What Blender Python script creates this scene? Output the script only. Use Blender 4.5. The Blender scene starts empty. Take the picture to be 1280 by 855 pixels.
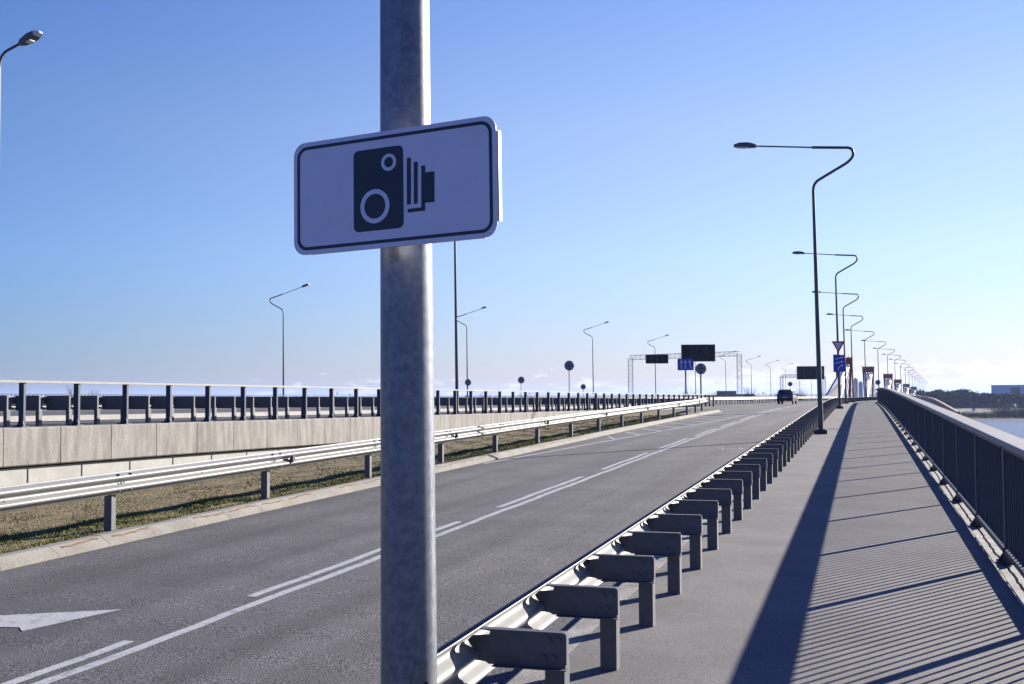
import bpy, math, random
from mathutils import Vector, Matrix
random.seed(7)
R = math.radians
scn = bpy.context.scene
COL = scn.collection

# ------------------------------------------------------------------ camera
CAM_H = 2.0
YAW, PITCH, ROLL = R(16.966), R(2.629), R(-0.3)
FPX = 1431.0
fw = Vector((-math.sin(YAW)*math.cos(PITCH), math.cos(YAW)*math.cos(PITCH), math.sin(PITCH)))
rt = fw.cross(Vector((0, 0, 1))).normalized(); up = rt.cross(fw)
CR = rt*math.cos(ROLL) + up*math.sin(ROLL); CU = -rt*math.sin(ROLL) + up*math.cos(ROLL)
EYE = Vector((0, 0, CAM_H))
cd = bpy.data.cameras.new('camera'); cam = bpy.data.objects.new('camera', cd); COL.objects.link(cam)
cd.sensor_width = 36; cd.lens = FPX/1280*36; cd.clip_start = .1; cd.clip_end = 30000
m = Matrix((CR, CU, -fw)).transposed().to_4x4(); m.translation = EYE; cam.matrix_world = m
scn.camera = cam
def at(px, py, Z):
    """real-world point seen at a photo pixel at depth Z metres"""
    return EYE + (CR*((px-640)/FPX) - CU*((py-427.5)/FPX) + fw)*Z

# ------------------------------------------------------------------ light
SAZ, SEL = R(33), R(19.5)
sund = Vector((math.sin(SAZ)*math.cos(SEL), math.cos(SAZ)*math.cos(SEL), math.sin(SEL)))
sl = bpy.data.lights.new('sun', 'SUN'); sl.energy = 5.0; sl.angle = R(.45); sl.color = (1, .93, .83)
so = bpy.data.objects.new('sun', sl); COL.objects.link(so); so.rotation_euler = sund.to_track_quat('Z', 'Y').to_euler()
w = bpy.data.worlds.new('World'); scn.world = w; w.use_nodes = True
nt = w.node_tree; N = nt.nodes; L = nt.links
bg = N['Background']; bg.inputs[1].default_value = .058
sky = N.new('ShaderNodeTexSky'); sky.sky_type = 'NISHITA'; sky.sun_disc = False
sky.sun_elevation = SEL; sky.sun_rotation = SAZ; sky.altitude = 0; sky.air_density = 1.0; sky.dust_density = 0.0; sky.ozone_density = 4.0
tint = N.new('ShaderNodeMixRGB'); tint.blend_type = 'MULTIPLY'; tint.inputs[0].default_value = 1; tint.inputs[2].default_value = (.80, .86, 1.15, 1)
L.new(sky.outputs[0], tint.inputs[1])
grad = N.new('ShaderNodeValToRGB')
# low clouds on the horizon, by direction
tc = N.new('ShaderNodeTexCoord'); sep = N.new('ShaderNodeSeparateXYZ'); L.new(tc.outputs['Generated'], sep.inputs[0])
mp = N.new('ShaderNodeMapping'); mp.inputs['Scale'].default_value = (20, 20, 70); L.new(tc.outputs['Generated'], mp.inputs[0])
no = N.new('ShaderNodeTexNoise'); no.inputs['Scale'].default_value = 1.6; no.inputs['Detail'].default_value = 9; no.inputs['Roughness'].default_value = .58
L.new(mp.outputs[0], no.inputs[0])
mp2 = N.new('ShaderNodeMapping'); mp2.inputs['Scale'].default_value = (2.2, 2.2, .01); L.new(tc.outputs['Generated'], mp2.inputs[0])
no2 = N.new('ShaderNodeTexNoise'); no2.inputs['Scale'].default_value = 2.0; no2.inputs['Detail'].default_value = 3; L.new(mp2.outputs[0], no2.inputs[0])
gg = N.new('ShaderNodeMath'); gg.operation = 'MULTIPLY'; gg.inputs[1].default_value = 1.0; L.new(sep.outputs[2], gg.inputs[0]); L.new(gg.outputs[0], grad.inputs[0])
ce = grad.color_ramp.elements; ce[0].position = 0.0; ce[0].color = (.60, .60, .84, 1); ce[1].position = .40; ce[1].color = (1.0, .98, 1.22, 1)
e_ = ce.new(.12); e_.color = (1.0, .91, 1.04, 1)
e_ = ce.new(.23); e_.color = (1.22, 1.01, 1.06, 1)
e_ = ce.new(.8); e_.color = (.28, .52, 1.2, 1)
L.new(grad.outputs[0], tint.inputs[2])
def M(op, a, b=None, clamp=False):
    n = N.new('ShaderNodeMath'); n.operation = op; n.use_clamp = clamp
    for i, v in enumerate((a, b)):
        if v is None: continue
        if isinstance(v, (int, float)): n.inputs[i].default_value = v
        else: L.new(v, n.inputs[i])
    return n.outputs[0]
# cloud band: elevation z 0.0 - 0.035, taller towards the right of the bridge
hgt = M('ADD', M('MULTIPLY', no2.outputs[0], .058), M('MULTIPLY', sep.outputs[0], .055))
band = M('MULTIPLY', M('SUBTRACT', M('ADD', hgt, -.002), sep.outputs[2]), 40)
cl = M('ADD', M('MULTIPLY', M('SUBTRACT', no.outputs[0], .5), 4.5), band)
cl = M('MULTIPLY', M('MULTIPLY', cl, 2.2, True), .8)
low = M('MULTIPLY', M('SUBTRACT', .075, sep.outputs[2]), 18, True)
cl = M('MULTIPLY', cl, low)
sdv = N.new('ShaderNodeVectorMath'); sdv.operation = 'DOT_PRODUCT'; L.new(tc.outputs['Generated'], sdv.inputs[0]); sdv.inputs[1].default_value = (math.sin(SAZ), math.cos(SAZ), 0)
sr_ = N.new('ShaderNodeValToRGB'); L.new(sdv.outputs['Value'], sr_.inputs[0]); q_ = sr_.color_ramp.elements
q_[0].position = .0; q_[0].color = (.30, .50, .90, 1); q_[1].position = .95; q_[1].color = (1.20, 1.06, .95, 1); e3 = q_.new(.25); e3.color = (.60, .75, .92, 1); e2 = q_.new(.6); e2.color = (1.0, .97, .99, 1)
tint2 = N.new('ShaderNodeMixRGB'); tint2.blend_type = 'MULTIPLY'; tint2.inputs[0].default_value = 1; L.new(tint.outputs[0], tint2.inputs[1]); L.new(sr_.outputs[0], tint2.inputs[2])
mixc = N.new('ShaderNodeMixRGB'); L.new(cl, mixc.inputs[0]); L.new(tint2.outputs[0], mixc.inputs[1]); mixc.inputs[2].default_value = (7.2, 7.25, 7.6, 1)
L.new(mixc.outputs[0], bg.inputs[0])
scn.view_settings.view_transform = 'Standard'; scn.view_settings.look = 'None'; scn.view_settings.gamma = 1
scn.view_settings.exposure = 1.4
scn.render.engine = 'CYCLES'

# ------------------------------------------------------------------ materials
def mat(name, col, rough=.6, metal=0, var=.0, vscale=5, col2=None, bump=0, bscale=80, bdist=.01, spec=.5, detail=4, coord='Object', stretch=None, speck=None, thr=(.4, .6), tracks=False):
    m = bpy.data.materials.new(name); m.use_nodes = True; n = m.node_tree.nodes; l = m.node_tree.links
    col = tuple(x*.75 for x in col); col2 = tuple(x*.75 for x in col2) if col2 else None
    b = n['Principled BSDF']; b.inputs['Roughness'].default_value = rough; b.inputs['Metallic'].default_value = metal
    b.inputs['Specular IOR Level'].default_value = spec
    t = n.new('ShaderNodeTexCoord'); src = t.outputs[coord]
    if stretch:
        mm = n.new('ShaderNodeMapping'); mm.inputs['Scale'].default_value = stretch; l.new(src, mm.inputs[0]); src2 = mm.outputs[0]
    else: src2 = src
    c2 = col2 or tuple(x*(1-var) for x in col)
    if var or col2:
        nz = n.new('ShaderNodeTexNoise'); nz.inputs['Scale'].default_value = vscale; nz.inputs['Detail'].default_value = detail; nz.inputs['Roughness'].default_value = .65
        l.new(src2, nz.inputs[0])
        r = n.new('ShaderNodeValToRGB'); r.color_ramp.elements[0].position = thr[0]; r.color_ramp.elements[1].position = thr[1]
        r.color_ramp.elements[0].color = (*c2, 1); r.color_ramp.elements[1].color = (*col, 1)
        l.new(nz.outputs[0], r.inputs[0]); out = r.outputs[0]
        if speck:
            sc, amt, lo = speck
            v = n.new('ShaderNodeTexNoise'); v.inputs['Scale'].default_value = sc; v.inputs['Detail'].default_value = 2; l.new(src, v.inputs[0])
            r2 = n.new('ShaderNodeValToRGB'); r2.color_ramp.elements[0].position = .43; r2.color_ramp.elements[1].position = .59
            r2.color_ramp.elements[0].color = (lo, lo, lo, 1); r2.color_ramp.elements[1].color = (amt, amt, amt, 1); l.new(v.outputs[0], r2.inputs[0])
            mx = n.new('ShaderNodeMixRGB'); mx.blend_type = 'MULTIPLY'; mx.inputs[0].default_value = 1
            l.new(out, mx.inputs[1]); l.new(r2.outputs[0], mx.inputs[2]); out = mx.outputs[0]
        if tracks:
            mt = n.new('ShaderNodeMapping'); mt.inputs['Scale'].default_value = (1.1, .035, 1); l.new(src, mt.inputs[0])
            v = n.new('ShaderNodeTexNoise'); v.inputs['Scale'].default_value = 1.3; v.inputs['Detail'].default_value = 5; l.new(mt.outputs[0], v.inputs[0])
            r2 = n.new('ShaderNodeValToRGB'); r2.color_ramp.elements[0].position = .36; r2.color_ramp.elements[1].position = .62
            r2.color_ramp.elements[0].color = (.74, .74, .75, 1); r2.color_ramp.elements[1].color = (1.14, 1.13, 1.12, 1); l.new(v.outputs[0], r2.inputs[0])
            mx = n.new('ShaderNodeMixRGB'); mx.blend_type = 'MULTIPLY'; mx.inputs[0].default_value = 1
            l.new(out, mx.inputs[1]); l.new(r2.outputs[0], mx.inputs[2]); out = mx.outputs[0]
        l.new(out, b.inputs['Base Color'])
    else: b.inputs['Base Color'].default_value = (*col, 1)
    if bump:
        nb = n.new('ShaderNodeTexNoise'); nb.inputs['Scale'].default_value = bscale; nb.inputs['Detail'].default_value = 3; l.new(src, nb.inputs[0])
        bn = n.new('ShaderNodeBump'); bn.inputs['Strength'].default_value = bump; bn.inputs['Distance'].default_value = bdist
        l.new(nb.outputs[0], bn.inputs['Height']); l.new(bn.outputs[0], b.inputs['Normal'])
    return m
ASPH = mat('asphalt', (.098, .095, .098), .85, var=.22, vscale=.5, speck=(85, 2.7, .18), bump=.35, bscale=130, bdist=.004, tracks=True, spec=.35)
PATHM = mat('path_asphalt', (.215, .203, .195), .85, var=.2, vscale=.9, speck=(140, 1.5, .62), bump=.3, bscale=160, bdist=.004, spec=.25)
PAINT = mat('road_paint', (.62, .61, .60), .6, col2=(.26, .26, .265), vscale=8, speck=(110, 1.15, .6), thr=(.30, .48), detail=8)
KERB = mat('kerb_concrete', (.32, .295, .255), .85, var=.2, vscale=2.2, speck=(70, 1.15, .8), bump=.3, bscale=50, bdist=.01)
KERBW = mat('edge_concrete', (.42, .40, .37), .85, col2=(.24, .23, .21), vscale=2.5, speck=(80, 1.15, .75), bump=.4, bscale=40, bdist=.01)
CONC = mat('panel_concrete', (.37, .35, .32), .88, col2=(.22, .205, .185), vscale=3.0, stretch=(1.5, 1.5, .28), speck=(30, 1.08, .9), bump=.2, bscale=20, thr=(.36, .62), detail=8)
WALLW = mat('lower_wall_concrete', (.48, .47, .44), .85, var=.15, vscale=2)
GALV = mat('galvanised_steel', (.28, .285, .29), .48, metal=.35, var=.28, vscale=22, detail=6, bump=.06, bscale=60, bdist=.003)
GALVP = mat('mottled_galvanised_steel', (.27, .28, .32), .42, metal=.5, col2=(.165, .18, .225), vscale=34, detail=5, bump=.1, bscale=70, bdist=.003, thr=(.38, .66))
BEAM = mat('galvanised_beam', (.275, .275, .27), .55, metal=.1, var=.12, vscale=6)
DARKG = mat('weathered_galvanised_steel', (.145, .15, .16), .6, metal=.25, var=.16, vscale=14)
LAMPM = mat('lamp_grey_paint', (.10, .115, .13), .5, metal=.1, var=.15, vscale=8)
RAILM = mat('railing_dark_paint', (.025, .045, .085), .55, metal=.1, var=.2, vscale=12)
HANDM = mat('handrail_aluminium', (.36, .345, .32), .6, metal=.0, var=.15, vscale=3)
GRASS = mat('dry_grass_ground', (.28, .205, .09), .95, col2=(.14, .12, .04), vscale=1.6, stretch=(1.5, .8, 1), speck=(25, 1.5, .5), bump=.8, bscale=22, bdist=.05, detail=7, thr=(.38, .6))
BLADE = mat('grass_blades', (.30, .22, .12), .8, col2=(.17, .13, .07), vscale=3, spec=.2)
BLADEG = mat('green_blades', (.23, .225, .06), .8, col2=(.13, .15, .035), vscale=3, spec=.2)
STAIN = mat('brown_crack_stain', (.22, .13, .06), .9, var=.3, vscale=20)
LAND = mat('far_land', (.055, .07, .022), .95, col2=(.06, .048, .028), vscale=.02, detail=8)
SAND = mat('shore_sand', (.11, .09, .06), .95, col2=(.06, .048, .035), vscale=.06)
WHITE = mat('sign_white_sheeting', (.80, .79, .92), .45, var=.05, vscale=9)
BLACK = mat('sign_black_film', (.012, .012, .016), .4, var=.2, vscale=9)
ALU = mat('sign_back_aluminium', (.30, .31, .33), .45, metal=.4, var=.12, vscale=12)
BRIGHT = mat('bright_sign_edge', (.80, .80, .78), .4, var=.05, vscale=9)
SBLUE = mat('sign_blue_film', (.02, .08, .55), .4, var=.12, vscale=9)
SWHITE = mat('sign_marking_white', (.75, .76, .80), .5, var=.05, vscale=9)
SRED = mat('sign_red_film', (.70, .03, .05), .45, var=.1, vscale=9)
BOARD = mat('message_board_black', (.01, .013, .02), .7, spec=.1, var=.3, vscale=3)
TRUSS = mat('gantry_steel', (.30, .31, .32), .5, metal=.3, var=.2, vscale=3)
PRED = mat('pylon_red_paint', (.50, .04, .03), .55, var=.3, vscale=.6)
PWHITE = mat('stay_white', (.80, .78, .75), .5, var=.08, vscale=2)
DECKC = mat('deck_concrete', (.32, .31, .30), .85, var=.2, vscale=1)
DREDB = mat('girder_red_brown', (.20, .06, .045), .6, var=.3, vscale=.5)
GLASS = mat('car_glass', (.01, .012, .016), .08, spec=.8, var=.1, vscale=2)
CARP = mat('car_paint', (.11, .095, .115), .3, metal=.3, var=.05, vscale=3)
RUB = mat('rubber', (.02, .02, .02), .8, var=.2, vscale=20)
TAIL = mat('tail_light_red', (.30, .01, .01), .3, var=.1, vscale=5)
LENS = mat('lamp_lens', (.75, .77, .78), .25, var=.05, vscale=5)
REFL = mat('reflector_film', (.10, .09, .20), .4, var=.2, vscale=20)
HOLE = mat('hole_shadow_steel', (.02, .02, .02), .8, var=.2, vscale=20)
TOWER = mat('tower_cladding', (.16, .22, .36), .6, var=.25, vscale=.3)
HALL = mat('hall_cladding', (.80, .84, .92), .6, var=.1, vscale=.1)
HALLD = mat('hall_dark_door', (.09, .06, .08), .7, var=.1, vscale=.2)
LEAFD = mat('forest_foliage', (.03, .04, .035), .9, col2=(.03, .025, .03), vscale=.05, spec=.1)
BRUSH = mat('bare_brush', (.085, .06, .045), .95, col2=(.04, .032, .03), vscale=.08, spec=.1)
TRUNK = mat('bark', (.09, .07, .055), .95, var=.3, vscale=4)
TWIG = mat('bare_twigs', (.10, .085, .075), .95, var=.3, vscale=1)
BPURP = mat('far_building_brown', (.14, .09, .10), .8, var=.2, vscale=.2)
ROOFG = mat('roof_grey', (.2, .2, .22), .8, var=.2, vscale=.3)
SEAL = mat('joint_sealant', (.025, .025, .03), .7, var=.2, vscale=10)
BPLATE = mat('rail_foot_steel', (.06, .07, .09), .6, metal=.2, var=.3, vscale=15)
WATER = bpy.data.materials.new('river_water'); WATER.use_nodes = True
_n = WATER.node_tree.nodes; _l = WATER.node_tree.links; _b = _n['Principled BSDF']
_b.inputs['Base Color'].default_value = (.07, .065, .09, 1); _b.inputs['Roughness'].default_value = .26
_t = _n.new('ShaderNodeTexCoord'); _z = _n.new('ShaderNodeTexNoise'); _z.inputs['Scale'].default_value = .55; _z.inputs['Detail'].default_value = 6
_l.new(_t.outputs['Object'], _z.inputs[0]); _p = _n.new('ShaderNodeBump'); _p.inputs['Strength'].default_value = .9; _p.inputs['Distance'].default_value = .9
_l.new(_z.outputs[0], _p.inputs['Height']); _l.new(_p.outputs[0], _b.inputs['Normal'])

# ------------------------------------------------------------------ mesh helpers
class MB:
    def __init__(s): s.v = []; s.f = []; s.sm = []
    def add(s, vs, fs, smooth=False):
        k = len(s.v); s.v += [tuple(p) for p in vs]; s.f += [tuple(i+k for i in f) for f in fs]; s.sm += [smooth]*len(fs); return s
    def box(s, x0, x1, y0, y1, z0, z1, T=None):
        vs = [Vector((x, y, z)) for x in (x0, x1) for y in (y0, y1) for z in (z0, z1)]
        if T is not None: vs = [T @ v for v in vs]
        return s.add(vs, [(0, 1, 3, 2), (4, 6, 7, 5), (0, 4, 5, 1), (2, 3, 7, 6), (0, 2, 6, 4), (1, 5, 7, 3)])
    def tube(s, pts, rs, n=10, cap=True, smooth=True):
        pts = [Vector(p) for p in pts]
        if isinstance(rs, (int, float)): rs = [rs]*len(pts)
        k = len(pts); vs = []; prev = None
        for i, p in enumerate(pts):
            d = (pts[min(i+1, k-1)] - pts[max(i-1, 0)]).normalized()
            if prev is None:
                a = Vector((0, 1, 0)) if abs(d.y) < .9 else Vector((1, 0, 0))
                u = (a - d*a.dot(d)).normalized()
            else: u = (prev - d*prev.dot(d)).normalized()
            prev = u; v2 = d.cross(u)
            for j in range(n):
                t = 2*math.pi*j/n; vs.append(p + (u*math.cos(t) + v2*math.sin(t))*rs[i])
        fs = [(i*n+j, i*n+(j+1) % n, (i+1)*n+(j+1) % n, (i+1)*n+j) for i in range(k-1) for j in range(n)]
        s.add(vs, fs, smooth)
        if cap:
            s.add(vs[:n], [tuple(range(n-1, -1, -1))]); s.add(vs[-n:], [tuple(range(n))])
        return s
    def sweep(s, prof, ss, Xf, Zf, closed=True, cap=True, smooth=False):
        n = len(prof); vs = []
        for q in ss:
            X, Z = Xf(q), Zf(q)
            vs += [(X+a, q, Z+b) for a, b in prof]
        rng = range(n) if closed else range(n-1)
        fs = [(i*n+j, (i+1)*n+j, (i+1)*n+(j+1) % n, i*n+(j+1) % n) for i in range(len(ss)-1) for j in rng]
        s.add(vs, fs, smooth)
        if cap and closed: s.add(vs[:n], [tuple(range(n))]); s.add(vs[-n:], [tuple(range(n-1, -1, -1))])
        return s
    def prism(s, poly, y0, y1, T=None):
        """polygon in local xz, thickness along y"""
        n = len(poly); vs = [Vector((a, y0, b)) for a, b in poly] + [Vector((a, y1, b)) for a, b in poly]
        if T is not None: vs = [T @ v for v in vs]
        return s.add(vs, [tuple(range(n)), tuple(range(2*n-1, n-1, -1))] + [(j, j+n, (j+1) % n+n, (j+1) % n) for j in range(n)])
    def mesh(s, name, m):
        me = bpy.data.meshes.new(name); me.from_pydata(s.v, [], s.f); me.materials.append(m)
        me.polygons.foreach_set('use_smooth', s.sm); me.update(); 
        return me
    def build(s, name, m, parent=None, loc=None):
        o = bpy.data.objects.new(name, s.mesh(name, m)); COL.objects.link(o)
        if parent is not None: o.parent = parent
        if loc is not None: o.location = loc
        return o
def tag(o, label=None, cat=None, group=None, kind=None):
    if label: o['label'] = label
    if cat: o['category'] = cat
    if group: o['group'] = group
    if kind: o['kind'] = kind
    return o
def thing(name, label, cat, loc=(0, 0, 0), rz=0, group=None):
    o = bpy.data.objects.new(name, None); COL.objects.link(o); o.location = loc; o.rotation_euler = (0, 0, rz); o.empty_display_size = .1
    return tag(o, label, cat, group)
def dup(root, loc, label, group=None, rz=None, ry=None):
    def cp(o, par):
        c = o.copy(); COL.objects.link(c)
        if par is not None: c.parent = par
        for ch in o.children: cp(ch, c)
        return c
    r = cp(root, None); r.location = loc
    if rz is not None: r.rotation_euler[2] = rz
    if ry is not None: r.rotation_euler[1] = ry
    r['label'] = label
    if group: r['group'] = group
    return r
def struct(o): o['kind'] = 'structure'; return o
def interp(pts):
    xs = [p[0] for p in pts]; ys = [p[1] for p in pts]; n = len(xs)
    ms = []
    for i in range(n):
        a = max(i-1, 0); b = min(i+1, n-1); ms.append((ys[b]-ys[a])/(xs[b]-xs[a]))
    def f(x):
        if x <= xs[0]: return ys[0]+ms[0]*(x-xs[0])
        if x >= xs[-1]: return ys[-1]+ms[-1]*(x-xs[-1])
        for i in range(n-1):
            if x <= xs[i+1]: break
        h = xs[i+1]-xs[i]; t = (x-xs[i])/h
        return (2*t**3-3*t*t+1)*ys[i]+(t**3-2*t*t+t)*h*ms[i]+(-2*t**3+3*t*t)*ys[i+1]+(t**3-t*t)*h*ms[i+1]
    return f
def arange(a, b, st):
    n = max(1, round((b-a)/st)); return [a+(b-a)*i/n for i in range(n+1)]
ORD = ['first', 'second', 'third', 'fourth', 'fifth', 'sixth', 'seventh', 'eighth', 'ninth', 'tenth', 'eleventh', 'twelfth', 'thirteenth', 'fourteenth', 'fifteenth', 'sixteenth', 'seventeenth', 'eighteenth', 'nineteenth', 'twentieth']

# ------------------------------------------------------------------ alignment
SL = .067
def Cc(s):
    if s < 110: return 0.
    if s < 180: return SL*(s-110)**2/140
    return SL*35 + SL*(s-180)
E = interp([(-20, -.266), (0, 0), (50, .665), (80, .97), (110, 1.0), (140, .88), (180, .80), (240, .60), (310, .2), (480, -1.3), (700, -3.5), (900, -5.6)])
_em = interp([(-15, 1.44), (20, 1.33), (40, 1.21), (80, .97), (103, .855)])
def Er(s): return E(s)-.15
def Em(s): return _em(s) if s < 103 else Er(s)
WL = -19.3                       # upper road wall line offset
def Xw(s): return WL+SL*s
def Xmed(s): return -23.6+SL*s
S_NEAR = arange(-12, 120, 2); S_ALL = arange(-12, 200, 3)+arange(206, 800, 12)

# ------------------------------------------------------------------ the setting
def sheet(name, m, ss, XL, XR, ZL, ZR, nx=1):
    b = MB(); vs = []
    for s in ss:
        for i in range(nx+1):
            t = i/nx; vs.append((XL(s)*(1-t)+XR(s)*t, s, ZL(s)*(1-t)+ZR(s)*t))
    k = nx+1
    b.add(vs, [(i*k+j, i*k+j+1, (i+1)*k+j+1, (i+1)*k+j) for i in range(len(ss)-1) for j in range(nx)])
    return struct(b.build(name, m))
kx = interp([(-12, -9.62), (0, -9.56), (20, -9.5), (50, -9.3), (76, -8.85)])
sheet('road', ASPH, S_NEAR[:45]+[76.], kx, lambda s: -2.3, Er, Er)
sheet('road_merge', ASPH, arange(76, 103.5, 2.5), lambda s: Xw(s), lambda s: -2.3+Cc(s), Er, Er)
sheet('road_bridge', ASPH, arange(103.5, 200, 3)+arange(206, 800, 12), lambda s: Xmed(s)+.1, lambda s: -2.3+Cc(s), Er, Er)
sheet('upper_road', ASPH, arange(-12, 103, 5), lambda s: -62+SL*s, lambda s: Xw(s)-.28, lambda s: Em(s)-.02, lambda s: Em(s)-.02)
sheet('far_carriageway', ASPH, arange(103.2, 200, 5)+arange(206, 800, 12), lambda s: -62+SL*s, lambda s: Xmed(s)-.7, lambda s: Er(s), lambda s: Er(s))
sheet('footpath', PATHM, S_ALL, lambda s: -2.08+Cc(s), lambda s: 1.30+Cc(s), E, E)
# deck edge strip with a ragged joint
b = MB(); ss = arange(-12, 60, .12)
rag = [random.uniform(-.012, .012) for _ in ss]
vs = []
for i, s in enumerate(ss):
    r = rag[i]+.01*math.sin(s*2.1)
    vs += [(1.303+r, s, E(s)+.004), (1.303+r, s, E(s)+.012), (1.385+r*.7, s, E(s)+.012), (1.392+r*.7, s, E(s)-.01), (1.405+r*.7, s, E(s)-.01), (1.412+r*.7, s, E(s)+.018), (1.80, s, E(s)+.02), (1.80, s, E(s)-.5)]
b.add(vs, [(i*8+j, i*8+j+1, (i+1)*8+j+1, (i+1)*8+j) for i in range(len(ss)-1) for j in range(7)])
struct(b.build('deck_edge_strip', KERBW))
b = MB(); b.sweep([(1.30, -.5), (1.30, .012), (1.80, .02), (1.80, -.5)], arange(60, 200, 4)+arange(206, 800, 12), Cc, E); struct(b.build('deck_edge_strip', KERBW))
# kerbs
def kerb_blocks(name, m, x0f, x1f, zt, zb, a, bnd, L_=1.0, lip=.02):
    b = MB(); s = a
    while s < bnd:
        e = min(s+L_-.008, bnd); j = random.uniform(-.003, .003)
        pr = lambda q: [(x0f(q), zb(q)), (x0f(q), zt(q)-lip), (x0f(q)+math.copysign(lip*1.6, x1f(q)-x0f(q)), zt(q)+j), (x1f(q), zt(q)+j), (x1f(q), zb(q))]
        vs = [(p[0], q, p[1]) for q in (s, e) for p in pr(q)]
        b.add(vs, [(i, i+5, (i+1) % 5+5, (i+1) % 5) for i in range(5)]+[(0, 1, 2, 3, 4), (9, 8, 7, 6, 5)]); s += L_
    return struct(b.build(name, m))
kerb_blocks('kerb_left', KERB, kx, lambda q: kx(q)-.30, lambda q: E(q)-.015, lambda q: E(q)-.45, -12, 76, 1.0, .095)
b = MB(); q = -11.95                                                     # brown crack line along each kerb stone
while q < 40:
    pts = []; ph = random.uniform(0, 6); a0, a1 = random.uniform(.02, .12), random.uniform(.86, .96)
    if random.random() < .85:
        for i in range(13):
            t = a0+(a1-a0)*i/12; x = kx(q+t)-.105-.014*math.sin(t*5+ph)-.006*math.sin(t*23+ph); wd = .007+.008*abs(math.sin(t*9+ph)); sl_ = .095/.152
            zc = lambda xx: E(q+t)-.015-.095+(kx(q+t)-xx)*sl_+.005; pts += [(x-wd, q+t, zc(x-wd)), (x+wd, q+t, zc(x+wd))]
        b.add(pts, [(2*i, 2*i+1, 2*i+3, 2*i+2) for i in range(12)])
    q += 1.0
struct(b.build('kerb_crack_stain', STAIN))
kerb_blocks('kerb_right', KERBW, lambda q: -2.3, lambda q: -2.08, lambda q: E(q)+.004, lambda q: E(q)-.4, -12, 100, 1.0)
b = MB(); b.sweep([(-2.3, -.4), (-2.3, .004), (-2.08, .004), (-2.08, -.4)], arange(100, 200, 4)+arange(206, 800, 12), Cc, E); struct(b.build('kerb_right', KERBW))
# kerb nose
b = MB(); b.prism([(-8.85, -.4), (-8.85, 0), (-10.6, 0), (-10.6, -.4)], 76, 76.3, Matrix.Translation((0, 0, E(76)-.015))); struct(b.build('kerb_nose', KERB))
# painted lines
def pline(b, pts, wid, zoff=.004):
    vs = []
    for (x, s) in pts: vs += [(x-wid/2, s, Er(s)+zoff), (x+wid/2, s, Er(s)+zoff)]
    b.add(vs, [(2*i, 2*i+1, 2*i+3, 2*i+2) for i in range(len(pts)-1)])
def wob(s): return .012*math.sin(s*1.7)+.008*math.sin(s*5.1)
sx = interp([(-12, -5.66), (8, -5.66), (20, -5.68), (40, -5.75), (70, -5.75), (110, -5.6), (140, -5.2), (200, -2.3), (300, 4.4)])
b = MB()
pline(b, [(sx(s)+wob(s), s) for s in arange(-10, 100, .5)]+[(sx(s), s) for s in arange(103, 300, 5)], .115)
s = 2.1
while s < 60:
    pline(b, [(sx(q)-.225+wob(q), q) for q in arange(s, s+6.2, .5)], .11); s += 8.2
s = 62
while s < 300: pline(b, [(sx(q)-.235, q) for q in arange(s, s+6.2, .9)], .11); s += 8.2
ex = interp([(28, -9.32), (34, -8.85), (46, -7.9), (60, -6.95), (78, -6.3), (100, -6.0)])
pline(b, [(ex(s), s) for s in arange(28, 92, 1)], .12)
struct(b.build('lane_lines', PAINT))
b = MB()
for s in arange(40, 70, 3.2):     # hatching beside the nose
    x1 = ex(s)-.1; x0 = kx(min(s+2, 76))+.25
    if x0 < x1-.3:
        z = Er(s)+.004; b.add([(x1, s, z), (x1, s+.35, Er(s+.35)+.004), (x0, s+2.35, Er(s+2.35)+.004), (x0, s+2.0, Er(s+2)+.004)], [(0, 1, 2, 3)])
s0 = Er(9)+.0045
arr = [(-6.76, 9.42), (-7.02, 8.37), (-7.16, 8.50), (-9.0, 8.15), (-9.0, 8.62), (-7.68, 8.90)]
b.add([(x, y, Er(y)+.005) for x, y in arr], [(0, 1, 2, 5), (2, 3, 4, 5)])
struct(b.build('road_arrow', PAINT))
b = MB()
for k in range(26):
    q = 35+random.uniform(-.3, .3); x = -4.3+k*.055; b.box(x, x+random.uniform(.02, .05), q, q+random.uniform(.1, .35), Er(q)+.004, Er(q)+.008)
struct(b.build('paint_scuffs', PAINT))
b = MB(); p = Vector((-1.02, 45.6, 0)); b.box(-1.22, -.72, 45.4, 45.62, E(45.5)+.003, E(45.5)+.006); b.box(-1.3, -.9, 45.9, 46.0, E(46)+.003, E(46)+.006); struct(b.build('rust_patch', STAIN))
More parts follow.
